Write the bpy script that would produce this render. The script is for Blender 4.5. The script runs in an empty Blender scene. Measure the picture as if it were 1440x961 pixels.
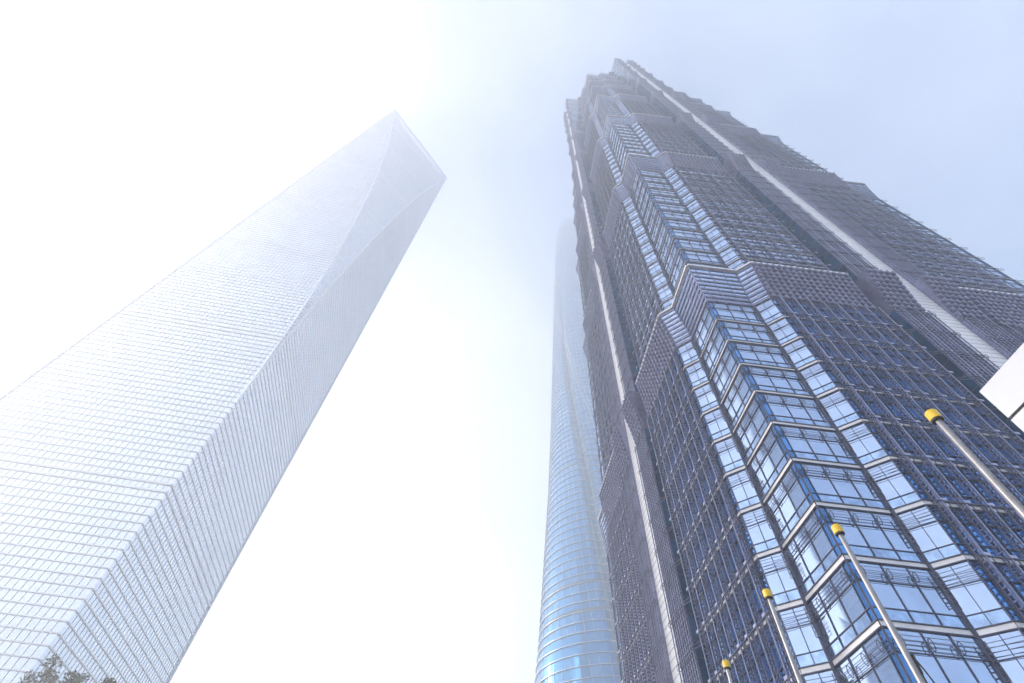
import bpy, math, random
import numpy as np
from mathutils import Matrix, Vector

rng = np.random.default_rng(7)
random.seed(7)
SC = bpy.context.scene
COL = SC.collection

# ------------------------------------------------------------------ camera
cam = bpy.data.cameras.new('camera')
cam.sensor_fit = 'HORIZONTAL'
cam.sensor_width = 36.0
cam.lens = 17.166
cam.clip_end = 6000
cam_o = bpy.data.objects.new('camera', cam)
COL.objects.link(cam_o)
EL, ROLL, YAW = math.radians(54.81795), math.radians(5.528805), math.radians(3.067272)
fw = np.array([0, math.cos(EL), math.sin(EL)]); rt = np.array([1., 0, 0]); dn = np.cross(fw, rt)
M0 = np.array([rt, dn, fw])
cy_, sy_ = math.cos(YAW), math.sin(YAW)
cr_, sr_ = math.cos(ROLL), math.sin(ROLL)
CR = np.array([[cr_, -sr_, 0], [sr_, cr_, 0], [0, 0, 1]]) @ M0 @ np.array([[cy_, -sy_, 0], [sy_, cy_, 0], [0, 0, 1]])
mw = Matrix.Identity(4)
for r in range(3):
    mw[r][0] = CR[0][r]; mw[r][1] = -CR[1][r]; mw[r][2] = -CR[2][r]
mw[2][3] = 1.6
cam_o.matrix_world = mw
SC.camera = cam_o

# ------------------------------------------------------------------ sky, sun, exposure
SUN_AZ, SUN_EL = -64.0, 20.0
SUN_STRENGTH = 2.1
SKY_STRENGTH = 0.15
HAZE_DENSITY = 0.0023
HAZE_G = 0.52
EXPOSURE = 1.45
world = bpy.data.worlds.new('World')
SC.world = world
world.use_nodes = True
wn = world.node_tree
wn.nodes.clear()
sky = wn.nodes.new('ShaderNodeTexSky')
sky.sky_type = 'NISHITA'
sky.sun_disc = False
sky.sun_elevation = math.radians(SUN_EL)
sky.sun_rotation = math.radians(SUN_AZ)
sky.air_density = 1.0
sky.dust_density = 1.5
sky.ozone_density = 1.2
bg = wn.nodes.new('ShaderNodeBackground')
bg.inputs['Strength'].default_value = SKY_STRENGTH
wo = wn.nodes.new('ShaderNodeOutputWorld')
# thin, uneven high cloud
wtc = wn.nodes.new('ShaderNodeTexCoord')
wno = wn.nodes.new('ShaderNodeTexNoise')
wno.inputs['Scale'].default_value = 1.7; wno.inputs['Detail'].default_value = 6; wno.inputs['Roughness'].default_value = 0.55
wmr = wn.nodes.new('ShaderNodeMapRange')
wmr.inputs[1].default_value = 0.38; wmr.inputs[2].default_value = 0.72; wmr.inputs[3].default_value = 0.0; wmr.inputs[4].default_value = 0.75
wmx = wn.nodes.new('ShaderNodeMix'); wmx.data_type = 'RGBA'
wmx.inputs['B'].default_value = (3.2, 3.35, 3.7, 1)
wn.links.new(wtc.outputs['Generated'], wno.inputs['Vector'])
wn.links.new(wno.outputs['Fac'], wmr.inputs[0])
wn.links.new(wmr.outputs[0], wmx.inputs['Factor'])
wn.links.new(sky.outputs[0], wmx.inputs['A'])
wn.links.new(wmx.outputs['Result'], bg.inputs[0])
wn.links.new(bg.outputs[0], wo.inputs[0])
sun = bpy.data.lights.new('sun', 'SUN')
sun.energy = SUN_STRENGTH
sun.angle = math.radians(0.5)
sun.color = (1.0, 0.92, 0.82)
sun_o = bpy.data.objects.new('sun', sun)
COL.objects.link(sun_o)
a, e = math.radians(SUN_AZ), math.radians(SUN_EL)
sd = Vector((math.sin(a) * math.cos(e), math.cos(a) * math.cos(e), math.sin(e)))
sun_o.rotation_euler = sd.to_track_quat('Z', 'Y').to_euler()
sun_o.location = (-60, 30, 80)
vs = SC.view_settings
vs.view_transform = 'Standard'
vs.look = 'None'
vs.exposure = EXPOSURE
vs.gamma = 1.0
vs.use_curve_mapping = False
SC.cycles.max_bounces = 8
SC.cycles.volume_bounces = 3
SC.cycles.caustics_reflective = False
SC.cycles.caustics_refractive = False
SC.cycles.sample_clamp_indirect = 4.0

# ------------------------------------------------------------------ materials
def mat(name, color, rough=0.5, metal=0.0, vary=0.0, island=0.0, noise_scale=1.0, spec=0.5, bump=0.0, grain=None):
    m = bpy.data.materials.new(name)
    m.use_nodes = True
    nt = m.node_tree
    b = nt.nodes['Principled BSDF']
    b.inputs['Roughness'].default_value = rough
    b.inputs['Metallic'].default_value = metal
    b.inputs['Specular IOR Level'].default_value = spec
    b.inputs['Base Color'].default_value = (*color, 1)
    src = None
    tc = nt.nodes.new('ShaderNodeTexCoord')
    if vary > 0:
        n = nt.nodes.new('ShaderNodeTexNoise')
        n.inputs['Scale'].default_value = noise_scale
        n.inputs['Detail'].default_value = 5
        nt.links.new(tc.outputs['Object'], n.inputs['Vector'])
        mr = nt.nodes.new('ShaderNodeMapRange')
        mr.inputs[1].default_value = 0.3; mr.inputs[2].default_value = 0.7
        mr.inputs[3].default_value = 1 - vary; mr.inputs[4].default_value = 1 + vary
        nt.links.new(n.outputs['Fac'], mr.inputs[0])
        src = mr.outputs[0]
    if island > 0:
        g = nt.nodes.new('ShaderNodeNewGeometry')
        mr2 = nt.nodes.new('ShaderNodeMapRange')
        mr2.inputs[3].default_value = 1 - island; mr2.inputs[4].default_value = 1 + island * 0.4
        nt.links.new(g.outputs['Random Per Island'], mr2.inputs[0])
        if src is None:
            src = mr2.outputs[0]
        else:
            mu = nt.nodes.new('ShaderNodeMath'); mu.operation = 'MULTIPLY'
            nt.links.new(src, mu.inputs[0]); nt.links.new(mr2.outputs[0], mu.inputs[1])
            src = mu.outputs[0]
    if src is not None:
        vm = nt.nodes.new('ShaderNodeVectorMath'); vm.operation = 'SCALE'
        vm.inputs[0].default_value = color
        nt.links.new(src, vm.inputs['Scale'])
        nt.links.new(vm.outputs[0], b.inputs['Base Color'])
    if bump > 0:
        n2 = nt.nodes.new('ShaderNodeTexNoise')
        n2.inputs['Scale'].default_value = noise_scale * 0.35
        n2.inputs['Detail'].default_value = 1
        nt.links.new(tc.outputs['Object'], n2.inputs['Vector'])
        bp = nt.nodes.new('ShaderNodeBump')
        bp.inputs['Strength'].default_value = bump
        bp.inputs['Distance'].default_value = 0.05
        nt.links.new(n2.outputs['Fac'], bp.inputs['Height'])
        nt.links.new(bp.outputs[0], b.inputs['Normal'])
    return m

M = {
    'vision': mat('coated_glass', (0.46, 0.58, 0.80), 0.04, 0.92, vary=0.06, island=0.16, noise_scale=0.5, bump=0.04),
    'sill': mat('sill_glass', (0.38, 0.53, 0.78), 0.10, 0.9, vary=0.25, island=0.15, noise_scale=1.6),
    'deep': mat('deep_blue_glass', (0.09, 0.30, 0.68), 0.05, 0.9, vary=0.1, island=0.45, noise_scale=0.4),
    'slot': mat('teal_glass', (0.03, 0.17, 0.38), 0.08, 0.5, vary=0.2, island=0.5, noise_scale=0.6),
    'spandrel': mat('floor_edge_panel', (0.78, 0.76, 0.78), 0.35, 0.25, vary=0.08, island=0.12, noise_scale=0.8),
    'frame': mat('dark_aluminium', (0.08, 0.085, 0.13), 0.38, 0.5, vary=0.2, noise_scale=2.0),
    'fin': mat('bronze_grey_metal', (0.23, 0.235, 0.36), 0.35, 0.5, vary=0.25, noise_scale=1.2),
    'rung': mat('mid_grey_metal', (0.38, 0.385, 0.52), 0.3, 0.7, vary=0.2, noise_scale=1.5),
    'white': mat('white_panel', (0.90, 0.89, 0.90), 0.4, 0.1, vary=0.03, island=0.07, noise_scale=0.6),
    'clad': mat('clad_panel', (0.48, 0.50, 0.55), 0.45, 0.1, vary=0.04, island=0.05, noise_scale=0.8),
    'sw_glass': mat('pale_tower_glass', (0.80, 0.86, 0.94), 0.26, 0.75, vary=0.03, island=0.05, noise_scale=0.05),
    'sw_line': mat('pale_tower_ledge', (0.78, 0.79, 0.81), 0.4, 0.3, vary=0.05, noise_scale=0.1),
    'sw_frame': mat('pale_tower_trim', (0.80, 0.82, 0.85), 0.4, 0.2),
    'st_glass': mat('sky_blue_glass', (0.03, 0.22, 0.48), 0.2, 0.55, vary=0.08, island=0.14, noise_scale=0.03),
    'st_notch': mat('notch_glass', (0.03, 0.14, 0.24), 0.3, 0.1, vary=0.1, island=0.3, noise_scale=0.03),
    'st_ledge': mat('ring_ledge_metal', (0.42, 0.46, 0.50), 0.35, 0.5),
    'st_dark': mat('plant_floor_louvre', (0.06, 0.09, 0.12), 0.5, 0.3),
    'steel': mat('brushed_steel', (0.30, 0.29, 0.30), 0.36, 0.6, vary=0.18, noise_scale=3.0),
    'yellow': mat('yellow_paint', (0.80, 0.52, 0.03), 0.35, 0.0, vary=0.08, noise_scale=8.0),
    'black': mat('black_rubber', (0.02, 0.02, 0.022), 0.5, 0.0),
    'bark': mat('bark', (0.10, 0.08, 0.06), 0.9, 0.0, vary=0.3, noise_scale=3.0),
    'leaf': mat('leaf', (0.10, 0.125, 0.08), 0.55, 0.0, vary=0.3, island=0.3, noise_scale=0.6),
}

# ------------------------------------------------------------------ mesh helpers
BOXF = np.array([[0, 1, 2, 3], [7, 6, 5, 4], [0, 4, 5, 1], [1, 5, 6, 2], [2, 6, 7, 3], [3, 7, 4, 0]])

class MB:
    """Collects quads as numpy blocks and links them as ONE mesh object."""
    def __init__(s):
        s.v = []; s.f = []; s.n = 0
    def add(s, v, f):
        v = np.asarray(v, float).reshape(-1, 3); f = np.asarray(f, int).reshape(-1, 4)
        s.v.append(v); s.f.append(f + s.n); s.n += len(v)
    def quads(s, q):                       # (n,4,3)
        q = np.asarray(q, float).reshape(-1, 4, 3)
        s.add(q.reshape(-1, 3), np.arange(len(q) * 4).reshape(-1, 4))
    def beams(s, A, B, W, H):              # axis A->B, half-size vectors W, H
        A = np.atleast_2d(np.asarray(A, float)); B = np.atleast_2d(np.asarray(B, float))
        n = max(len(A), len(B))
        A = np.broadcast_to(A, (n, 3)); B = np.broadcast_to(B, (n, 3))
        W = np.broadcast_to(np.atleast_2d(np.asarray(W, float)), (n, 3)); H = np.broadcast_to(np.atleast_2d(np.asarray(H, float)), (n, 3))
        v = np.stack([A - W - H, A + W - H, A + W + H, A - W + H, B - W - H, B + W - H, B + W + H, B - W + H], 1)
        f = (BOXF[None] + (np.arange(n) * 8)[:, None, None])
        s.add(v.reshape(-1, 3), f.reshape(-1, 4))
    def tube(s, pts, rad, seg=8):
        pts = [np.asarray(p, float) for p in pts]
        rad = [rad] * len(pts) if np.isscalar(rad) else rad
        rings = []
        for i, p in enumerate(pts):
            d = pts[min(i + 1, len(pts) - 1)] - pts[max(i - 1, 0)]
            d = d / (np.linalg.norm(d) + 1e-9)
            x = np.cross(d, [0, 0, 1.0]) if abs(d[2]) < 0.9 else np.cross(d, [1.0, 0, 0])
            x /= np.linalg.norm(x); y = np.cross(d, x)
            t = np.arange(seg) * 2 * math.pi / seg
            rings.append(p + rad[i] * (np.cos(t)[:, None] * x + np.sin(t)[:, None] * y))
        v = np.concatenate(rings); f = []
        for i in range(len(pts) - 1):
            for k in range(seg):
                f.append([i * seg + k, i * seg + (k + 1) % seg, (i + 1) * seg + (k + 1) % seg, (i + 1) * seg + k])
        s.add(v, f)
        for idx in (0, len(pts) - 1):
            c = s.n
            s.add(np.vstack([rings[idx], pts[idx]]), [[k, (k + 1) % seg, seg, seg] for k in range(0)] or np.zeros((0, 4), int))
            s.f.append(np.array([[c + k, c + (k + 1) % seg, c + (k + 2) % seg, c + seg] for k in range(0, seg, 2)]))
    def transformed(s, fn):
        r = MB(); r.n = s.n
        r.v = [fn(np.concatenate(s.v))] if s.v else []
        r.f = [np.concatenate(s.f)] if s.f else []
        return r
    def merge(s, o):
        if o.n:
            s.add(np.concatenate(o.v), np.concatenate(o.f))
    def build(s, name, material, parent=None, smooth=False, origin=None):
        v = np.concatenate(s.v).astype(np.float32); f = np.concatenate(s.f).astype(np.int32)
        me = bpy.data.meshes.new(name)
        me.vertices.add(len(v)); me.vertices.foreach_set('co', v.ravel())
        me.loops.add(f.size); me.loops.foreach_set('vertex_index', f.ravel())
        me.polygons.add(len(f))
        me.polygons.foreach_set('loop_start', np.arange(0, f.size, 4, dtype=np.int32))
        me.polygons.foreach_set('loop_total', np.full(len(f), 4, dtype=np.int32))
        me.polygons.foreach_set('use_smooth', np.full(len(f), smooth, dtype=bool))
        me.update(calc_edges=True)
        me.validate()
        me.materials.append(material)
        o = bpy.data.objects.new(name, me)
        COL.objects.link(o)
        if parent is not None:
            o.parent = parent
        return o

def tag(o, label=None, cat=None, group=None, kind=None):
    if label: o['label'] = label
    if cat: o['category'] = cat
    if group: o['group'] = group
    if kind: o['kind'] = kind
    return o

def empty(name, loc, rz=0.0):
    o = bpy.data.objects.new(name, None)
    COL.objects.link(o)
    o.location = loc; o.rotation_euler = (0, 0, rz)
    o.empty_display_size = 1.0
    return o

# ------------------------------------------------------------------ ground and air
def make_ground():
    m = mat('plaza_paving', (0.30, 0.29, 0.28), 0.8, 0.0, vary=0.12, noise_scale=0.2)
    nt = m.node_tree; b = nt.nodes['Principled BSDF']
    br = nt.nodes.new('ShaderNodeTexBrick'); tc = nt.nodes.new('ShaderNodeTexCoord')
    br.inputs['Scale'].default_value = 1.0
    br.inputs['Brick Width'].default_value = 1.2; br.inputs['Row Height'].default_value = 0.6
    br.inputs['Mortar Size'].default_value = 0.008
    br.inputs['Color1'].default_value = (0.30, 0.29, 0.28, 1); br.inputs['Color2'].default_value = (0.26, 0.25, 0.245, 1)
    br.inputs['Mortar'].default_value = (0.14, 0.14, 0.14, 1)
    nt.links.new(tc.outputs['Object'], br.inputs['Vector'])
    nt.links.new(br.outputs['Color'], b.inputs['Base Color'])
    g = MB(); s = 460
    g.quads([[(-s, -s, 0), (s, -s, 0), (s, s, 0), (-s, s, 0)]])
    tag(g.build('ground', m), kind='structure')
make_ground()

hz = MB(); s_ = 470.0
hz.beams([(0, 0, -1.0)], [(0, 0, 680.0)], (0, s_, 0), (s_, 0, 0))
hm = bpy.data.materials.new('haze_air'); hm.use_nodes = True
hm.node_tree.nodes.clear()
ho = hm.node_tree.nodes.new('ShaderNodeOutputMaterial')
hv = hm.node_tree.nodes.new('ShaderNodeVolumePrincipled')
hv.inputs['Color'].default_value = (0.93, 0.952, 1.0, 1)
hv.inputs['Density'].default_value = HAZE_DENSITY
hv.inputs['Anisotropy'].default_value = HAZE_G
hm.node_tree.links.new(hv.outputs[0], ho.inputs['Volume'])
hm.cycles.homogeneous_volume = True
tag(hz.build('haze', hm), kind='stuff')

# ------------------------------------------------------------------ tiered tower (right)
W2 = 26.5                                   # centre, measured from the near corner
ROT = -math.radians(1.5)
P0W = np.array([23.56, 25.9])
ca, sa = math.cos(ROT), math.sin(ROT)
CEN = P0W + np.array([ca * W2 - sa * W2, sa * W2 + ca * W2])
ZT = [59.5, 116, 164, 208, 243, 269, 290, 305, 318, 329]
INS = [0, .45, .9, 1.8, 2.8, 3.8, 4.8, 5.8, 6.8, 7.6]
BW, DG = 5.5, 1.37                          # corner wall, diagonal step
UF, UC, US = 19.3, 20.9, 24.8               # end of screen wall, start of rib column, start of white spine
VC, VS = -1.9, -1.7

def outline(i, d, dc):
    """octant plan from the near corner to the spine centre, inset i, flare d"""
    return np.array([(i - d, i - d), (BW + i, i - d), (BW + DG + i, -DG + i - d), (UF, -DG + i - d),
                     (UF, -DG + i + .7), (UC, -DG + i + .7), (UC, VC - dc), (US, VC - dc), (US, VS), (W2, VS)])

def v3(p, z):
    return np.array([p[0], p[1], z])

def wall_quads(A, B, us, z0, z1, off=0.0, jit=0.0):
    """panes between fractions us of the wall A-B; arrays of z0, z1; off = outwards"""
    A = np.asarray(A, float); B = np.asarray(B, float)
    t = (B - A) / np.linalg.norm(B - A); nrm = np.array([t[1], -t[0]])
    z0 = np.atleast_1d(z0); z1 = np.atleast_1d(z1)
    us = np.asarray(us, float)
    p = A + (B - A) * us[:, None] + nrm * off
    n, m = len(z0), len(us) - 1
    q = np.zeros((n, m, 4, 3))
    q[:, :, 0, :2] = p[None, :-1]; q[:, :, 1, :2] = p[None, 1:]; q[:, :, 2, :2] = p[None, 1:]; q[:, :, 3, :2] = p[None, :-1]
    q[:, :, 0, 2] = z0[:, None]; q[:, :, 1, 2] = z0[:, None]; q[:, :, 2, 2] = z1[:, None]; q[:, :, 3, 2] = z1[:, None]
    if jit:
        j = rng.normal(0, jit, (n, m, 4))
        q[..., :2] += j[..., None] * nrm
    return q.reshape(-1, 4, 3)

def hbeam(mb, A, B, zs, hw, hh, off=0.0, ext=0.0):
    """horizontal bars along wall A-B at heights zs; hw half depth, hh half height"""
    A = np.asarray(A, float); B = np.asarray(B, float)
    L = np.linalg.norm(B - A); t = (B - A) / L; nrm = np.array([t[1], -t[0]])
    zs = np.atleast_1d(zs)
    a = np.column_stack([np.tile(A - t * ext + nrm * off, (len(zs), 1)), zs])
    b = np.column_stack([np.tile(B + t * ext + nrm * off, (len(zs), 1)), zs])
    mb.beams(a, b, (*(nrm * hw), 0), (0, 0, hh))

def vbeam(mb, P, nrm, t, z0, z1, hw, hd, off=0.0):
    P = np.atleast_2d(np.asarray(P, float)) + np.asarray(nrm) * off
    z0 = np.broadcast_to(z0, (len(P),)); z1 = np.broadcast_to(z1, (len(P),))
    mb.beams(np.column_stack([P, z0]), np.column_stack([P, z1]), (t[0] * hw, t[1] * hw, 0), (nrm[0] * hd, nrm[1] * hd, 0))

NEAR = [lambda v: v, lambda v: v[:, [1, 0, 2]],
        lambda v: np.column_stack([2 * W2 - v[:, 0], v[:, 1], v[:, 2]]),
        lambda v: np.column_stack([v[:, 1], 2 * W2 - v[:, 0], v[:, 2]])]
FAR = [lambda v: np.column_stack([2 * W2 - v[:, 1], v[:, 0], v[:, 2]]),
       lambda v: np.column_stack([2 * W2 - v[:, 1], 2 * W2 - v[:, 0], v[:, 2]]),
       lambda v: np.column_stack([v[:, 0], 2 * W2 - v[:, 1], v[:, 2]]),
       lambda v: np.column_stack([2 * W2 - v[:, 0], 2 * W2 - v[:, 1], v[:, 2]])]

def spread(mb, fns=NEAR):
    r = MB()
    for fn in fns:
        r.merge(mb.transformed(lambda v, fn=fn: fn(v) - np.array([W2, W2, 0])))
    return r

def octagon_rings(mb, C, nrm, z, rx, rz, th):
    """eight-sided ring frames standing off the wall, ring plane across the wall"""
    ang = np.arange(8) * math.pi / 4 + math.pi / 8
    t = np.array([-nrm[1], nrm[0], 0.0])
    for c in np.atleast_2d(C):
        for zz in np.atleast_1d(z):
            p = np.array([[c[0] + nrm[0] * rx * math.cos(k), c[1] + nrm[1] * rx * math.cos(k), zz + rz * math.sin(k)] for k in ang])
            q = np.roll(p, -1, 0)
            d = (q - p) / np.linalg.norm(q - p, axis=1)[:, None]
            mb.beams(p, q, t * th * 1.4, np.cross(d, t) * th)

def build_multi(name, pairs, parent=None, kind=None):
    """one mesh from several (MB, material) pairs"""
    pairs = [(m, t) for m, t in pairs if m.n]
    allm = MB(); idx = []
    for j, (m, t) in enumerate(pairs):
        allm.merge(m); idx.append(np.full(sum(len(f) for f in m.f), j, np.int32))
    o = allm.build(name, pairs[0][1], parent)
    for m, t in pairs[1:]:
        o.data.materials.append(t)
    idx = np.concatenate(idx)
    if len(idx) == len(o.data.polygons):
        o.data.polygons.foreach_set('material_index', idx)
    if kind: o['kind'] = kind
    return o

def to_local(mb, fn):
    return mb.transformed(lambda v: fn(v) - np.array([W2, W2, 0]))

def view_score(mb):
    """how large a piece shows: 1 / distance^2, 0 outside the frame"""
    v = np.concatenate(mb.v); c = (v.min(0) + v.max(0)) / 2
    best = 0.0
    for p in (c, .5 * c + .5 * v[0], .5 * c + .5 * v[-1]):
        w = np.array([CEN[0] + ca * p[0] - sa * p[1], CEN[1] + sa * p[0] + ca * p[1], p[2]]) - np.array([0, 0, 1.6])
        q = CR @ w
        if q[2] <= 0: continue
        x, y = 720 + 686.6 * q[0] / q[2], 480.5 + 686.6 * q[1] / q[2]
        if -20 < x < 1460 and -20 < y < 981:
            best = max(best, 1.0 / (w @ w))
    return best

def keep_largest(items, n=100):
    """items: (score, ...) -> (the n largest, the rest)"""
    items = sorted(items, key=lambda r: -r[0])
    big = [r for r in items[:n] if r[0] > 0]
    return big, items[len(big):]

WINDOWS, BRACKETS, FINS, BANDS, RAILS = [], [], [], [], []

def make_tier(k, root):
    zb = 0.0 if k == 0 else ZT[k - 1]
    zt = ZT[k]; i = INS[k]
    H = zt - zb
    fl = 7.7 if k == 0 else min(9.0, max(3.6, 0.17 * H))
    h = 4.0 if k < 3 else 3.3
    n = max(1, int(round((zt - fl - zb) / h)))
    zf = zt - fl
    h = (zf - zb) / n
    z0 = zb + np.arange(n) * h
    near = k < 2
    O = outline(i, 0, 0)
    n1 = np.array([0., -1.]); t1 = np.array([1., 0.])
    nd = np.array([-1., -1.]) / math.sqrt(2); td = np.array([1., -1.]) / math.sqrt(2)
    # ---- corner walls: one window per bay and storey
    segs = [(O[0], O[1], np.array([0, .5, 2.15, 3.8, 5.5]) / 5.5), (O[1], O[2], np.array([0, .5, 1]))]
    for z in z0:
        for sg, (A, B, us) in enumerate(segs):
            t = (B - A) / np.linalg.norm(B - A); nn = np.array([t[1], -t[0]])
            for q in range(len(us) - 1):
                f = us[q:q + 2]
                vis, sil, dp, frm = MB(), MB(), MB(), MB()
                za = z + .36
                if sg == 0 and q == 0:
                    for u0, u1 in ((za, z + .28 * h), (z + .28 * h, z + .69 * h), (z + .69 * h, z + h)):
                        dp.quads(wall_quads(A, B, f, u0, u1, 0, .004))
                else:
                    sil.quads(wall_quads(A, B, f, za, z + .28 * h, 0, .003))
                    vis.quads(wall_quads(A, B, f, z + .28 * h, z + .69 * h, 0, .004))
                    vis.quads(wall_quads(A, B, f, z + .69 * h, z + h, 0, .005))
                Pa, Pb = A + (B - A) * f[0], A + (B - A) * f[1]
                for zz in (z + .375, z + .28 * h, z + h - .015) + ((z + .69 * h,) if k < 2 else ()):
                    hbeam(frm, Pa, Pb, [zz], .03, .022, .03)
                vbeam(frm, [Pa], nn, t, z + .36, z + h, .024, .045, .025)
                if q == len(us) - 2:
                    vbeam(frm, [Pb], nn, t, z + .36, z + h, .04, .08, .045)
                for oi in range(4):
                    w = [to_local(m, NEAR[oi]) if m.n else MB() for m in (vis, sil, dp, frm)]
                    sc = view_score(w[2] if w[2].n else w[0]) * (np.linalg.norm(Pb - Pa)) * (1.0 if oi < 2 else 0.0)
                    WINDOWS.append((sc, *w))
    # ---- floor bands and rails: one ring per storey
    off = .28
    poly = [np.array([i - off, i - off]), np.array([BW + i - .14, i - off]), np.array([BW + DG + i - .14, -DG + i - off - .2]), np.array([UF, -DG + i - off - .2])]
    Lf = O[3][0] - O[2][0]
    nf = max(2, int(round((Lf - .75) / (1.7 if k < 1 else 2.1))))
    uf = O[2][0] + .75 + np.arange(nf + 1) * (Lf - .9) / nf
    for z in z0:
        bd, bar, clip = MB(), MB(), MB()
        for sgm in range(3):
            bd.quads(wall_quads(O[sgm], O[sgm + 1], [0, .25, .5, .75, 1] if sgm == 0 else ([0, .5, 1] if sgm == 1 else np.linspace(0, 1, 8)), z + .04, z + .33, .05, .001))
            hbeam(bar, O[sgm], O[sgm + 1], [z - .01, z + .37], .06, .03, .06)
        for p in uf:
            clip.beams([(p + .22, O[2][1] - .60, z + .02)], [(p + .22, O[2][1] - .60, z + .26)], (.22, 0, 0), (0, .03, 0))
        hbeam(bar, O[2], O[3], [z + .02], .035, .04, .60)
        for g_ in ([NEAR[0], NEAR[1]], [NEAR[2]], [NEAR[3]]):
            w = [spread(m, g_) for m in (bd, bar, clip)]
            BANDS.append((view_score(w[0]) * (10 if len(g_) == 2 else 1) + 1e-9, *w))
        rp = MB()
        zp = z + h * np.array((.70, .76, .82, .88) if k < 1 else ((.74, .84) if k < 3 else (.80,)))
        for A, B in zip(poly[:-1], poly[1:]):
            hbeam(rp, A, B, zp, .013, .013 if near else .03, 0, .02)
        hbeam(rp, O[6], O[7] + np.array([.1, 0]), z + h * np.array([.76, .84]), .03, .03, .42)
        hbeam(rp, np.array([UF, -DG + i - off - .2]), O[6] + n1 * .42, z + h * np.array([.76, .84]), .03, .03)
        for g_ in ([NEAR[0], NEAR[1]], [NEAR[2]], [NEAR[3]]):
            w = spread(rp, g_)
            RAILS.append((view_score(w) * (10 if len(g_) == 2 else 1) + 1e-9, w))
        # brackets that hold the pipes
        sites = [([i + u, i - off], n1, .15, .33) for u in (.5, 2.15, 3.8)] + [([i - off, i - off], nd, .20, .33), ([US + .05, VC - .36], n1, .22, .34)]
        for c, nv, rx, rz in sites:
            m = MB()
            octagon_rings(m, [c], nv, z + .79 * h, rx, rz, .016 if near else .03)
            for oi in range(4):
                if nv is nd and oi in (1, 3): continue
                w = to_local(m, NEAR[oi])
                BRACKETS.append((view_score(w) * (1 if oi < 2 else .3), w))
        m = MB()                                             # bracket ladder in the re-entrant corner
        cl = np.array([BW + i - .16, i - .22])
        for q in range(6):
            zz = z + (.42 + .08 * q) * h
            for sd_ in (-.11, .11):
                vbeam(m, [cl + nd * .17 + td * sd_], nd, td, zz, zz + .08 * h, .028, .03)
            hbeam(m, cl + nd * .17 - td * .11, cl + nd * .17 + td * .11, [zz], .03, .022)
            hbeam(m, cl - nd * .02, cl + nd * .18, [zz], .03, .022)
        for oi in range(4):
            w = to_local(m, NEAR[oi])
            BRACKETS.append((view_score(w) * (1 if oi < 2 else .3), w))
    # dark cover strip in the re-entrant corner
    cs = MB()
    vbeam(cs, [O[1] + np.array([-.10, -.06])], n1, t1, zb, zf, .12, .10)
    for oi in range(4):
        to_local(cs, NEAR[oi]).build('corner_cover', M['frame'], root)
    # ---- screen wall: deep glass behind fins
    A, B = O[2], O[3]
    fr = np.concatenate([[0], (uf - A[0]) / Lf, [1]])
    deep, dfr = MB(), MB()
    for a_, b_ in ((.09, .28), (.28, .70), (.70, 1.0)):
        deep.quads(wall_quads(A, B, fr, z0 + a_ * h, z0 + b_ * h, 0, .004))
    hbeam(dfr, A, B, np.concatenate([z0 + .28 * h, z0 + .70 * h]), .05, .03, .05)
    mid = A[0] + Lf * (fr[:-1] + fr[1:]) / 2
    vbeam(dfr, np.column_stack([mid + .2, np.full(len(mid), A[1])]), n1, t1, zb, zf, .03, .05, .04)
    for oi in range(4):
        build_multi('screen_glazing', [(to_local(deep, NEAR[oi]), M['deep' if k < 1 else 'vision']), (to_local(dfr, NEAR[oi]), M['frame'])], root)
    nr = 10 if k < 1 else (6 if k < 3 else 4)
    zr = (z0[:, None] + (np.arange(nr) + .5) * h / nr).ravel()
    for u in uf:
        p = np.array([u, A[1]])
        rail, lad = MB(), MB()
        fd = .54 if k < 1 else .24
        vbeam(rail, [p], n1, t1, zb, zf, .05, .07, .06)
        vbeam(rail, [p], n1, t1, zb, zf, .06 if k < 1 else .05, .05, fd + .02)
        if k < 1: vbeam(rail, [p + np.array([.30, 0])], n1, t1, zb, zf, .035, .07, .08)
        if k < 1: vbeam(rail, [p + np.array([.30, 0])], n1, t1, zb, zf, .04, .035, fd - .16)
        a = np.column_stack([np.tile(p + n1 * .12, (len(zr), 1)), zr]); b = np.column_stack([np.tile(p + n1 * fd, (len(zr), 1)), zr])
        lad.beams(a, b, (.045, 0, 0), (0, 0, .05))
        if k > 0: zr_ = zr[:0]
        else: zr_ = zr
        a2 = np.column_stack([np.tile(p + n1 * fd, (len(zr_), 1)), zr_]); b2 = np.column_stack([np.tile(p + n1 * (fd - .16) + t1 * .30, (len(zr_), 1)), zr_])
        if k < 1: lad.beams(a2, b2, (.02, .04, 0), (0, 0, .035))
        for oi in range(4):
            r_, l_ = to_local(rail, NEAR[oi]), to_local(lad, NEAR[oi])
            FINS.append((view_score(r_) * (1 if oi < 2 else .5), r_, l_))
    # ---- slot between screen and column
    slot, sfr = MB(), MB()
    slot.quads(wall_quads(O[4], O[5], [0, .5, 1], z0 + .3, z0 + .70 * h, 0, .004))
    slot.quads(wall_quads(O[4], O[5], [0, .5, 1], z0 + .70 * h, z0 + h, 0, .004))
    sfr.quads(wall_quads(O[3], O[4], [0, 1], [zb], [zf]))
    slot.quads(wall_quads(O[5], O[6], [0, .5, 1], z0 + .3, z0 + .62 * h, 0, .003))
    slot.quads(wall_quads(O[5], O[6], [0, .5, 1], z0 + .66 * h, z0 + h, 0, .003))
    sfr.quads(wall_quads(O[5], O[6], [0, 1], [zb], [zf], -.06))
    hbeam(sfr, O[4], O[5], z0 + .15, .3, .16, .1)
    hbeam(sfr, O[4], O[5], z0 + .70 * h, .06, .05, .05)
    vbeam(sfr, [O[4] * .5 + O[5] * .5], n1, t1, zb, zf, .04, .06, .05)
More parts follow.
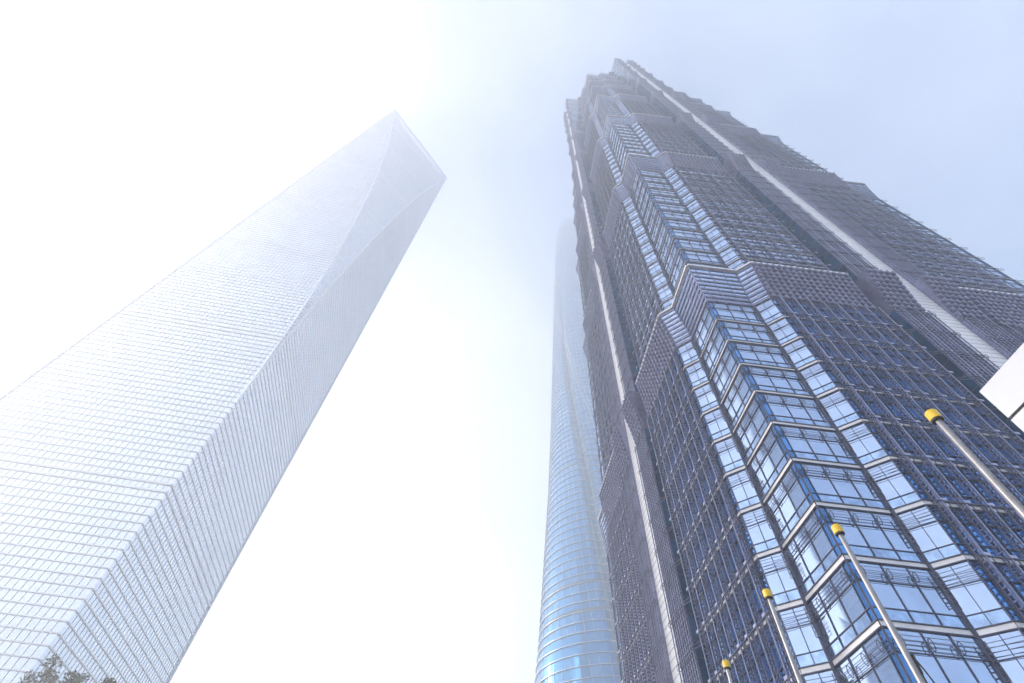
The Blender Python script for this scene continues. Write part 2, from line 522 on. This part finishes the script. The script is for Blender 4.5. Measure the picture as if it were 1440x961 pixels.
    for oi in range(4):
        build_multi('recessed_glazing', [(to_local(slot, NEAR[oi]), M['slot']), (to_local(sfr, NEAR[oi]), M['frame'])], root)
    # ---- ribbed column beside the spine
    A, B = O[6], O[7]
    cgl, crb, csh = MB(), MB(), MB()
    cgl.quads(wall_quads(A, B, np.linspace(0, 1, 8), z0, z0 + h, 0, .004))
    nc = 8
    uc = A[0] + .1 + np.arange(nc) * (B[0] - A[0] - .2) / (nc - 1)
    P = np.column_stack([uc, np.full(nc, A[1])])
    vbeam(crb, P, n1, t1, zb, zf, .07, .13, .1)
    vbeam(crb, P[1::3], n1, t1, zb, zf, .05, .05, .42)
    nr2 = 8 if k < 2 else 5
    zr = (z0[:, None] + (np.arange(nr2) + .5) * h / nr2).ravel()
    hbeam(csh, A, B, zr, .05, .045, .10)
    crb.quads(wall_quads(O[7], O[8], [0, 1], [zb], [zf]))
    for oi in range(4):
        c_ = to_local(crb, NEAR[oi]).build('ribbed_column', M['fin'], root)
        to_local(csh, NEAR[oi]).build('cross_rib', M['rung'], c_)
        to_local(cgl, NEAR[oi]).build('column_glazing', M['deep'], c_)
    # ---- flared crown of the tier
    crown, beads, crown_glass, cornice, roof = MB(), MB(), MB(), MB(), MB()
    dmax, dcm = (.8, 1.35) if k < 4 else (.7, 1.1)
    nrow = 9 if k < 2 else 6
    ts = np.linspace(0, 1, nrow + 1)
    def off_at(t):
        return outline(i, dmax * t ** 1.4, dcm * t ** 1.3)
    for r in range(nrow):
        Oa, Ob = off_at(ts[r]), off_at(ts[r + 1])
        za, zb2 = zf + fl * ts[r], zf + fl * ts[r + 1]
        rh = fl / nrow
        for sgm in range(8):
            q = np.array([v3(Oa[sgm], za), v3(Oa[sgm + 1], za), v3(Ob[sgm + 1], zb2), v3(Ob[sgm], zb2)])
            if np.linalg.norm(Oa[sgm + 1] - Oa[sgm]) < 1e-6:
                continue
            if sgm in (0, 1):
                us = np.array([0, .13, .42, .71, 1.]) if sgm == 0 else np.array([0, .5, 1.])
                for u0, u1 in zip(us[:-1], us[1:]):
                    crown_glass.quads([q[0] + (q[1] - q[0]) * u0, q[0] + (q[1] - q[0]) * u1, q[3] + (q[2] - q[3]) * u1, q[3] + (q[2] - q[3]) * u0])
                t = (Oa[sgm + 1] - Oa[sgm]); t /= np.linalg.norm(t); nn = np.array([t[1], -t[0]])
                hbeam(crown, Oa[sgm], Oa[sgm + 1], [za + rh * .35], .07, rh * .15, .06)
                hbeam(crown, Oa[sgm], Oa[sgm + 1], [za + rh * .75], .03, .03, .03)
                Pm = Oa[sgm] + (Oa[sgm + 1] - Oa[sgm]) * us[:, None]; Pn = Ob[sgm] + (Ob[sgm + 1] - Ob[sgm]) * us[:, None]
                crown.beams(np.column_stack([Pm, np.full(len(us), za)]), np.column_stack([Pn, np.full(len(us), zb2)]), (*(t * .035), 0), (*(nn * .08), 0))
            elif sgm in (2, 6):
                crown.quads([q])
                hbeam(crown, Oa[sgm], Oa[sgm + 1], [za + rh * .5], .10, .09, .14)
                Ln = Oa[sgm + 1][0] - Oa[sgm][0]
                nb = max(2, int(round(Ln / .78)))
                ub = Oa[sgm][0] + (np.arange(nb) + .5) * Ln / nb
                zc = za + rh * .5
                # rounded tube ends
                for p in ub:
                    ang = np.arange(8) * math.pi / 4 + math.pi / 8
                    for rr, y0, y1 in ((.31, .0, .34), (.24, .34, .40)):
                        rz = rr * min(1.25, rh / .75)
                        ra = np.column_stack([p + rr * np.cos(ang), np.full(8, Oa[sgm][1] - y0), zc + rz * np.sin(ang)])
                        rb = np.column_stack([p + rr * .9 * np.cos(ang), np.full(8, Oa[sgm][1] - y1), zc + rz * .9 * np.sin(ang)])
                        crown.quads(np.stack([ra, np.roll(ra, -1, 0), np.roll(rb, -1, 0), rb], 1))
                        crown.quads([[rb[0], rb[1], rb[2], rb[3]], [rb[0], rb[3], rb[4], rb[7]], [rb[4], rb[5], rb[6], rb[7]]])
                a = np.column_stack([ub, np.full(nb, Oa[sgm][1] - .30), np.full(nb, zc + .16)])
                beads.beams(a, a + np.array([0, -.16, .0]), (.12, 0, 0), (0, 0, .07))
            else:
                crown.quads([q])
    Ot = off_at(1.0)
    for sgm in (0, 1, 2):
        hbeam(cornice, Ot[sgm], Ot[sgm + 1], [zt - .1], .12, .16, .10)
    inner = outline(i + 2.5, 0, 0)
    inner[6:8, 1] = 2.0; inner[4:6, 1] = 4.0; inner[8:, 1] = 2.0
    for sgm in range(8):
        roof.quads([[v3(Ot[sgm], zt), v3(Ot[sgm + 1], zt), v3(inner[sgm + 1], zt), v3(inner[sgm], zt)]])
    crn = build_multi('flared_crown', [(spread(crown), M['fin']), (spread(beads), M['rung'])], root)
    for g_ in ([NEAR[0], NEAR[1]], [NEAR[2]], [NEAR[3]]):
        spread(crown_glass, g_).build('crown_glazing', M['vision'], crn)
        spread(cornice, g_).build('cornice', M['spandrel'], crn)
    spread(roof).build('roof_ledge', M['frame'], crn)
    # ---- plain rear faces
    rear = MB()
    for sgm in range(9):
        if np.linalg.norm(O[sgm + 1] - O[sgm]) > 1e-6:
            rear.quads(wall_quads(O[sgm], O[sgm + 1], [0, 1], z0, z0 + h))
            rear.quads(wall_quads(O[sgm], O[sgm + 1], [0, 1], [zf], [zt]))
    spread(rear, FAR).build('rear_wall', M['deep'], root)

jt = empty('skyscraper', (CEN[0], CEN[1], 0), ROT)
tag(jt, 'dark tiered pagoda-like tower with two white spines and flared crowns', 'skyscraper')
for k in range(len(ZT)):
    make_tier(k, jt)

def merge_all(mbs):
    r = MB()
    for m in mbs:
        r.merge(m)
    return r

big, rest = keep_largest(WINDOWS)
for sc, vis, sil, dp, frm in big:
    w = build_multi('window', [(vis, M['vision']), (sil, M['sill']), (dp, M['deep'])], jt)
    frm.build('window_frame', M['frame'], w)
w = build_multi('window', [(merge_all(r[1] for r in rest), M['vision']), (merge_all(r[2] for r in rest), M['sill']), (merge_all(r[3] for r in rest), M['deep'])], jt, 'stuff')
merge_all(r[4] for r in rest).build('window_frame', M['frame'], w)['kind'] = 'stuff'
big, rest = keep_largest(BANDS)
BM = (M['spandrel'], M['frame'], M['rung'])
for r in big:
    build_multi('floor_band', list(zip(r[1:], BM)), jt)
build_multi('floor_band', [(merge_all(r[q + 1] for r in rest), BM[q]) for q in range(3)], jt, 'stuff')
big, rest = keep_largest(RAILS)
for r in big:
    r[1].build('rail_pipe', M['frame'], jt)
merge_all(r[1] for r in rest).build('rail_pipe', M['frame'], jt)['kind'] = 'stuff'
big, rest = keep_largest(BRACKETS)
for sc, m in big:
    m.build('pipe_bracket', M['frame'], jt)
merge_all(r[1] for r in rest).build('pipe_bracket', M['frame'], jt)['kind'] = 'stuff'
big, rest = keep_largest(FINS)
for sc, r_, l_ in big:
    build_multi('screen_fin', [(r_, M['fin']), (l_, M['rung'])], jt)
build_multi('screen_fin', [(merge_all(r[1] for r in rest), M['fin']), (merge_all(r[2] for r in rest), M['rung'])], jt, 'stuff')
# white spines: full height, one per visible side
ns = int(round(ZT[-1] / .8))
zs_ = np.arange(ns) * ZT[-1] / ns
sp, sb = MB(), MB()
sp.quads(wall_quads(np.array([US, VS]), np.array([W2, VS]), [0, 1], zs_ + .03, zs_ + ZT[-1] / ns - .03, .06, .004))
sb.quads(wall_quads(np.array([US, VS]), np.array([W2, VS]), [0, 1], [0], [ZT[-1]]))
for pair in ((0, 2), (1, 3)):
    o1 = spread(sp, [NEAR[q] for q in pair]).build('white_spine', M['white'], jt)
    spread(sb, [NEAR[q] for q in pair]).build('spine_joint', M['frame'], o1)
cap = MB()
cap.beams([(0, 0, ZT[-1] - 1)], [(0, 0, ZT[-1] + 2)], (17, 0, 0), (0, 17, 0))
cap.build('roof', M['frame'], jt)

# ------------------------------------------------------------------ pale wedge tower (left)
def make_wedge():
    L = np.array([-124.8, 101.8]); N = np.array([-70.8, 103.8]); R = np.array([-72.9, 157.8]); F = L + R - N
    cen = (L + R) / 2
    root = empty('skyscraper', (cen[0], cen[1], 0))
    tag(root, 'pale blue glass tower tapering to a slanted wedge with an opening at its top', 'skyscraper')
    L, N, R, F = L - cen, N - cen, R - cen, F - cen
    ZC, ZTOP = 100.0, 492.0
    def s(z):
        return np.clip((np.asarray(z, float) - ZC) / (ZTOP - ZC), 0, 1) ** 1.7
    zs = np.arange(0, ZTOP + .1, 4.1); zs[-1] = ZTOP
    def pt(a, b, f, z):
        f = np.atleast_1d(f)[:, None]
        return np.column_stack([a + (b - a) * f, np.broadcast_to(np.atleast_1d(z), (len(f),))])
    faces = {}
    for nm, (C0, E0) in {'left_glazing': (N, L), 'right_glazing': (N, R), 'rear_left_glazing': (F, L), 'rear_right_glazing': (F, R)}.items():
        mb = MB()
        for z0, z1 in zip(zs[:-1], zs[1:]):
            a0, a1 = float(s(z0)), float(s(z1))
            mcol = 12
            f0 = a0 + (1 - a0) * np.linspace(0, 1, mcol + 1); f1 = a1 + (1 - a1) * np.linspace(0, 1, mcol + 1)
            p0 = pt(C0, E0, f0, z0); p1 = pt(C0, E0, f1, z1)
            mb.quads(np.stack([p0[:-1], p0[1:], p1[1:], p1[:-1]], 1))
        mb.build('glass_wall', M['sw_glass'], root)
    # cut faces, with the trapezoid opening
    ZO0, ZO1 = 468.0, 480.0
    def om(z):                              # opening half-width fraction
        return 0.36 + 0.04 * (z - ZO0) / (ZO1 - ZO0)
    for C0 in (N, F):
        mb = MB()
        zz = np.unique(np.concatenate([np.arange(ZC, ZTOP, 4.1), [ZO0, ZO1, ZTOP]]))
        for z0, z1 in zip(zz[:-1], zz[1:]):
            a0, a1 = float(s(z0)), float(s(z1))
            l0, r0 = v3(C0 + (L - C0) * a0, z0), v3(C0 + (R - C0) * a0, z0)
            l1, r1 = v3(C0 + (L - C0) * a1, z1), v3(C0 + (R - C0) * a1, z1)
            if z0 >= ZO0 - .01 and z1 <= ZO1 + .01:
                m0, m1 = om(z0), om(z1)
                mb.quads([[l0, l0 + (r0 - l0) * (.5 - m0), l1 + (r1 - l1) * (.5 - m1), l1], [l0 + (r0 - l0) * (.5 + m0), r0, r1, l1 + (r1 - l1) * (.5 + m1)]])
            else:
                nn = 10
                for q in range(nn):
                    mb.quads([[l0 + (r0 - l0) * q / nn, l0 + (r0 - l0) * (q + 1) / nn, l1 + (r1 - l1) * (q + 1) / nn, l1 + (r1 - l1) * q / nn]])
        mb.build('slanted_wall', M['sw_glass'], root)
    def op(C0, side, z):
        a = float(s(z)); l = C0 + (L - C0) * a; r = C0 + (R - C0) * a
        return v3(l + (r - l) * (.5 + side * om(z)), z)
    mb = MB()
    for side in (-1, 1):
        mb.quads([[op(N, side, ZO0), op(F, side, ZO0), op(F, side, ZO1), op(N, side, ZO1)]])
    for z in (ZO0, ZO1):
        mb.quads([[op(N, -1, z), op(N, 1, z), op(F, 1, z), op(F, -1, z)]])
    pas = mb.build('opening', M['sw_frame'], root)
    tr = MB()
    corners = [op(N, -1, ZO0), op(N, 1, ZO0), op(N, 1, ZO1), op(N, -1, ZO1)]
    out = np.array([(N - F)[0], (N - F)[1], 0]); out /= np.linalg.norm(out)
    for a_, b_ in zip(corners, corners[1:] + corners[:1]):
        d = (b_ - a_) / np.linalg.norm(b_ - a_)
        tr.beams([a_ + out * .3], [b_ + out * .3], out * .5, np.cross(d, out) * .6)
    tr.build('opening_trim', M['sw_frame'], pas)
    # ledges: every 2.05 m
    rest = MB(); nled = 0
    zl = np.arange(8, ZTOP, 2.05)
    for j, z in enumerate(zl):
        a = float(s(z))
        pl, pr = N + (L - N) * a, N + (R - N) * a
        big = (j % 30) in (0, 1)
        lm = MB()
        for A, B in ((L, pl), (pl, pr), (pr, R)):
            if np.linalg.norm(B - A) < .3:
                continue
            if ZO0 < z < ZO1 and A is pl:
                m0 = om(z)
                for A2, B2 in ((A, A + (B - A) * (.5 - m0)), (A + (B - A) * (.5 + m0), B)):
                    hbeam(lm, A2, B2, [z], .14, .16, .1)
            else:
                hbeam(lm, A, B, [z], .18 if big else .12, .22 if big else .10, .08)
        if big:
            lm.build('plant_storey_band', M['sw_line'], root)
        elif nled < 100 and z > 28:
            lm.build('storey_ledge', M['sw_line'], root); nled += 1
        else:
            rest.merge(lm)
    rest.build('storey_ledge', M['sw_line'], root)['kind'] = 'stuff'
    for E0 in (L, R):
        Ln = np.linalg.norm(E0 - N); t = (E0 - N) / Ln
        nn = np.array([t[1], -t[0]])
        if nn @ (N - F) < 0: nn = -nn
        k = int(Ln / 1.5)
        f = (np.arange(1, k)) / k
        ztop = ZC + (ZTOP - ZC) * f ** (1 / 1.7)
        P = N + (E0 - N) * f[:, None]
        mu = MB()
        vbeam(mu, P, nn, t, 0, ztop, .035, .06, .05)
        mu.build('mullion', M['sw_line'], root)
    zc = np.linspace(ZC, ZTOP, 60)
    for E0 in (L, R):
        ed = MB()
        pts = np.column_stack([N + (E0 - N) * s(zc)[:, None], zc])
        ed.beams(pts[:-1], pts[1:], (.22, 0, 0), (0, .22, 0))
        ed.build('edge_trim', M['sw_glass'] if E0 is L else M['sw_frame'], root)
        ed = MB()
        ed.beams([v3(E0, 0)], [v3(E0, ZTOP)], (.4, 0, 0), (0, .4, 0))
        ed.build('edge_trim', M['sw_frame'], root)
    ed = MB()
    ed.beams([v3(L, ZTOP)], [v3(R, ZTOP)], out * .8, (0, 0, .8))
    ed.build('roof_beam', M['sw_frame'], root)
make_wedge()

# ------------------------------------------------------------------ twisted tower (behind)
def make_twist():
    az = math.radians(17.3); D = 265.0
    C = np.array([D * math.sin(az), D * math.cos(az)])
    root = empty('skyscraper', (C[0], C[1], 0))
    tag(root, 'rounded twisting sky blue glass tower standing behind the dark tiered tower', 'skyscraper')
    zk = np.array([0, 98, 111, 155, 204, 268, 381, 493, 611, 650]); rk = np.array([41.5, 38.6, 37.2, 34.4, 31.4, 29.0, 26.3, 23.6, 19.8, 17.0])
    Rz = lambda z: np.interp(z, zk, rk)
    nz_ = np.array([0, 102, 155, 193, 239, 300, 357, 640]); nt_ = np.array([-24, -4, 5.6, 10.5, 20, 32, 39, 88])
    dk = lambda z: np.radians(np.interp(z, nz_, nt_))
    lz_ = np.array([0, 208, 248, 282, 337, 418, 640]); lt_ = np.array([-75, -11.5, -3.5, 10.5, 30, 64, 150])
    lk = lambda z: np.radians(np.interp(z, lz_, lt_))
    face = math.atan2(-C[1], -C[0])          # direction from the tower towards the viewer
    def P(th, z, dr=0.0):                    # th measured to the viewer's left
        th = np.asarray(th, float); z = np.broadcast_to(z, th.shape)
        r = Rz(z) * (1 + .025 * np.cos(3 * (th - dk(z)) + math.pi)) + dr
        d = np.angle(np.exp(1j * (th - dk(z))))
        r = r - 2.2 * np.exp(-(d / .075) ** 2)
        a = face - th
        return np.stack([r * np.cos(a), r * np.sin(a), z], -1)
    hs = 4.6
    zs = np.arange(0, 632, hs)
    NT = 110
    g, gn, rest = MB(), MB(), MB(); nled = 0
    for j, (z0, z1) in enumerate(zip(zs[:-1], zs[1:])):
        th = dk((z0 + z1) / 2) + np.linspace(-math.pi, math.pi, NT + 1)
        top = z1
        a0, a1 = P(th, z0), P(th, top)
        q = np.stack([a0[:-1], a0[1:], a1[1:], a1[:-1]], 1)
        mid = (np.arange(NT) + .5) / NT * 2 - 1
        nm = np.abs(mid) < .042
        g.quads(q[~nm]); gn.quads(q[nm])
        if any(abs(z0 - pz) < 2.3 for pz in (114, 128, 208, 290, 300, 372, 380, 452, 530)):
            drk = MB()
            b0, b1 = P(th, z0 + .3, .35), P(th, z0 + 1.5, .35)
            drk.quads(np.stack([b0[:-1], b0[1:], b1[1:], b1[:-1]], 1))
            b2 = P(th, z0 + .3, .0)
            drk.quads(np.stack([b2[:-1], b2[1:], b0[1:], b0[:-1]], 1))
            drk.build('plant_storey_band', M['st_dark'], root)
        led = MB()
        e0 = P(th, z0, .05); e1 = P(th, z0, .55)
        e0t, e1t = e0 + [0, 0, .28], e1 + [0, 0, .28]
        led.quads(np.stack([e1[:-1], e1[1:], e1t[1:], e1t[:-1]], 1))
        led.quads(np.stack([e0[:-1], e0[1:], e1[1:], e1[:-1]], 1))
        led.quads(np.stack([e0t[:-1], e1t[:-1], e1t[1:], e0t[1:]], 1))
        if z0 > 75 and nled < 100:
            led.build('ring_ledge', M['st_ledge'], root); nled += 1
        else:
            rest.merge(led)
    # slanting open parapet
    th = np.linspace(-math.pi, math.pi, 97)
    zt = 632 + 18 * (0.5 + 0.5 * np.cos(th - 1.2))
    zb = np.full_like(th, zs[-1])
    a0 = P(th, zb); a1 = P(th, zt)
    pr = MB()
    pr.quads(np.stack([a0[:-1], a0[1:], a1[1:], a1[:-1]], 1))
    g.build('glass_skin', M['st_glass'], root)
    gn.build('notch_glazing', M['st_notch'], root)
    rest.build('ring_ledge', M['st_ledge'], root)['kind'] = 'stuff'
    pr.build('parapet', M['st_glass'], root)
    zz = np.linspace(40, 630, 160)
    for d in (-.045, .045):
        li = MB()
        pts = P(lk(zz) + d, zz, .45)
        li.beams(pts[:-1], pts[1:], (.22, 0, 0), (0, .22, 0))
        li.build('seam_trim', M['sw_glass'], root)
    mu = MB()
    for q in range(NT):
        if q % 2: continue
        zz = np.arange(0, 632, 18.4)
        th = dk(zz) + (q / NT * 2 - 1) * math.pi
        pts = P(th, zz, .08)
        mu.beams(pts[:-1], pts[1:], (.09, 0, 0), (0, .09, 0))
    mu.build('mullion', M['st_ledge'], root)
make_twist()

# ------------------------------------------------------------------ trees at the foot of the pale tower
def make_tree(az, dist, top, rad, label):
    x, y = dist * math.sin(math.radians(az)), dist * math.cos(math.radians(az))
    root = empty('tree', (x, y, 0))
    tag(root, label, 'tree', 'trees before the pale tower')
    tr = MB()
    tr.tube([(0, 0, 0), (.1, 0, top * .2), (0, .1, top * .42), (.1, 0, top * .8)], [.42, .32, .24, .06], 9)
    limbs = []
    for q in range(11):
        a_ = q * 2.4 + random.random(); zb_ = top * (.34 + .045 * q)
        r_ = rad * (.65 + .3 * random.random()) * (1 - .04 * q)
        e_ = np.array([math.cos(a_) * r_, math.sin(a_) * r_, min(top * .95, zb_ + r_ * .75)])
        tr.tube([(0.05, 0.05, zb_), tuple(np.array([0, 0, zb_]) * .5 + e_ * .5 - np.array([0, 0, r_ * .08])), tuple(e_)], [.15, .09, .03], 6)
        limbs.append(e_)
    tr.build('trunk', M['bark'], root, smooth=True)
    limbs.append(np.array([.1, 0, top * .93]))
    lf = MB()
    for e_ in limbs:
        for c in range(5):
            cc = e_ + rng.normal(0, rad * .20, 3)
            cc[2] = min(cc[2], top - .6)
            m = 110
            d = rng.normal(0, 1, (m, 3)); d /= np.linalg.norm(d, axis=1)[:, None]
            p = cc + d * (rad * .24 * rng.random((m, 1)) ** .4) * np.array([1, 1, .8])
            u = rng.normal(0, 1, (m, 3)); u /= np.linalg.norm(u, axis=1)[:, None]
            v = np.cross(u, rng.normal(0, 1, (m, 3))); v /= np.linalg.norm(v, axis=1)[:, None]
            sz = .13 + .12 * rng.random((m, 1))
            lf.quads(np.stack([p - u * sz, p - v * sz * .5, p + u * sz, p + v * sz * .5], 1))
    lf.build('crown', M['leaf'], root)
for az_, dist_, top_, rad_, lab_ in ((-33.3, 84, 24.2, 4.2, 'leafy tree seen at the lower left, tallest before the near edge of the pale tower'),
                                    (-31.0, 80, 23.3, 3.4, 'leafy tree between two others at the foot of the pale tower'),
                                    (-28.9, 78, 22.7, 3.0, 'leafy tree at the end of the group, closest to the open sky')):
    make_tree(az_, dist_, top_, rad_, lab_)

# ------------------------------------------------------------------ flagpoles
POLE_LABELS = ['flagpole with a yellow cap standing in front of the dark screen wall',
               'flagpole with a yellow cap and a loop of black halyard partway up',
               'flagpole with a yellow cap between the halyard pole and the last pole',
               'farthest flagpole of the row, only its yellow cap and upper pole showing']
HP = 9.0
for j, ((az, tn), lab) in enumerate(zip([(57.19, .731), (43.0, .588), (33.9, .501), (27.93, .394)], POLE_LABELS)):
    d = HP / tn; x, y = d * math.sin(math.radians(az)), d * math.cos(math.radians(az))
    root = empty('flagpole', (x, y, 0))
    tag(root, lab, 'flagpole', 'flagpoles standing in a row')
    top = HP + 1.6
    m = MB()
    hz_ = np.linspace(0.05, top - .24, 9)
    m.tube([(0, 0, z) for z in hz_], list(np.linspace(.105, .066, 9)), 14)
    m.build('pole', M['steel'], root, smooth=True)
    m = MB()
    m.tube([(0, 0, top - .25), (0, 0, top - .245), (0, 0, top - .03), (0, 0, top - .004), (0, 0, top)], [.10, .135, .135, .12, .05], 16)
    c = m.build('cap', M['yellow'], root)
    m = MB()
    m.tube([(0, 0, top - .29), (0, 0, top - .247)], [.12, .128], 16)
    m.build('cap_collar', M['black'], c)
    m = MB()
    m.tube([(0, 0, 0), (0, 0, .03), (0, 0, .06), (0, 0, .16)], [.22, .22, .15, .13], 16)
    m.build('base_plate', M['steel'], root)
    if j == 1:
        m = MB()
        z0 = 6.2
        dr = np.array([.75, -.66, 0])
        pts = [np.array([0, 0, z0 + .95]) + dr * .10, np.array([0, 0, z0 + .7]) + dr * .17, np.array([0, 0, z0 + .3]) + dr * .24,
               np.array([0, 0, z0 + .05]) + dr * .22, np.array([0, 0, z0 - .08]) + dr * .13, np.array([0, 0, z0 + .1]) + dr * .09, np.array([0, 0, z0 + .9]) + dr * .09]
        m.tube(pts, .018, 6)
        m.tube([np.array([0, 0, z0 + .6]) + dr * .09, np.array([0, 0, z0 + 1.0]) + dr * .11], .035, 6)
        m.build('halyard', M['black'], root)

# ------------------------------------------------------------------ white clad wall end, right edge
def make_clad_wall():
    x0, y1, ztop = 11.0, 5.9, 10.6
    root = empty('clad_wall', (x0 + .4, y1 - 4, 0))
    tag(root, 'white panel clad wall end with dark joints, cut off by the right edge', 'wall')
    core = MB()
    core.beams([(0, -4, .1)], [(0, -4, ztop - .06)], (.36, 0, 0), (0, 7.95, 0))
    core.build('core', M['black'], root)
    ph = .92
    z = ztop
    while z > .2:
        zl = max(z - ph + .07, .02)
        for yc in (2.0, -2.04, -6.08, -10.12):
            m = MB()
            m.beams([(0, yc, zl)], [(0, yc, z)], (.4, 0, 0), (0, 2.0, 0))
            m.build('panel', M['clad'], root)
        z -= ph
make_clad_wall()
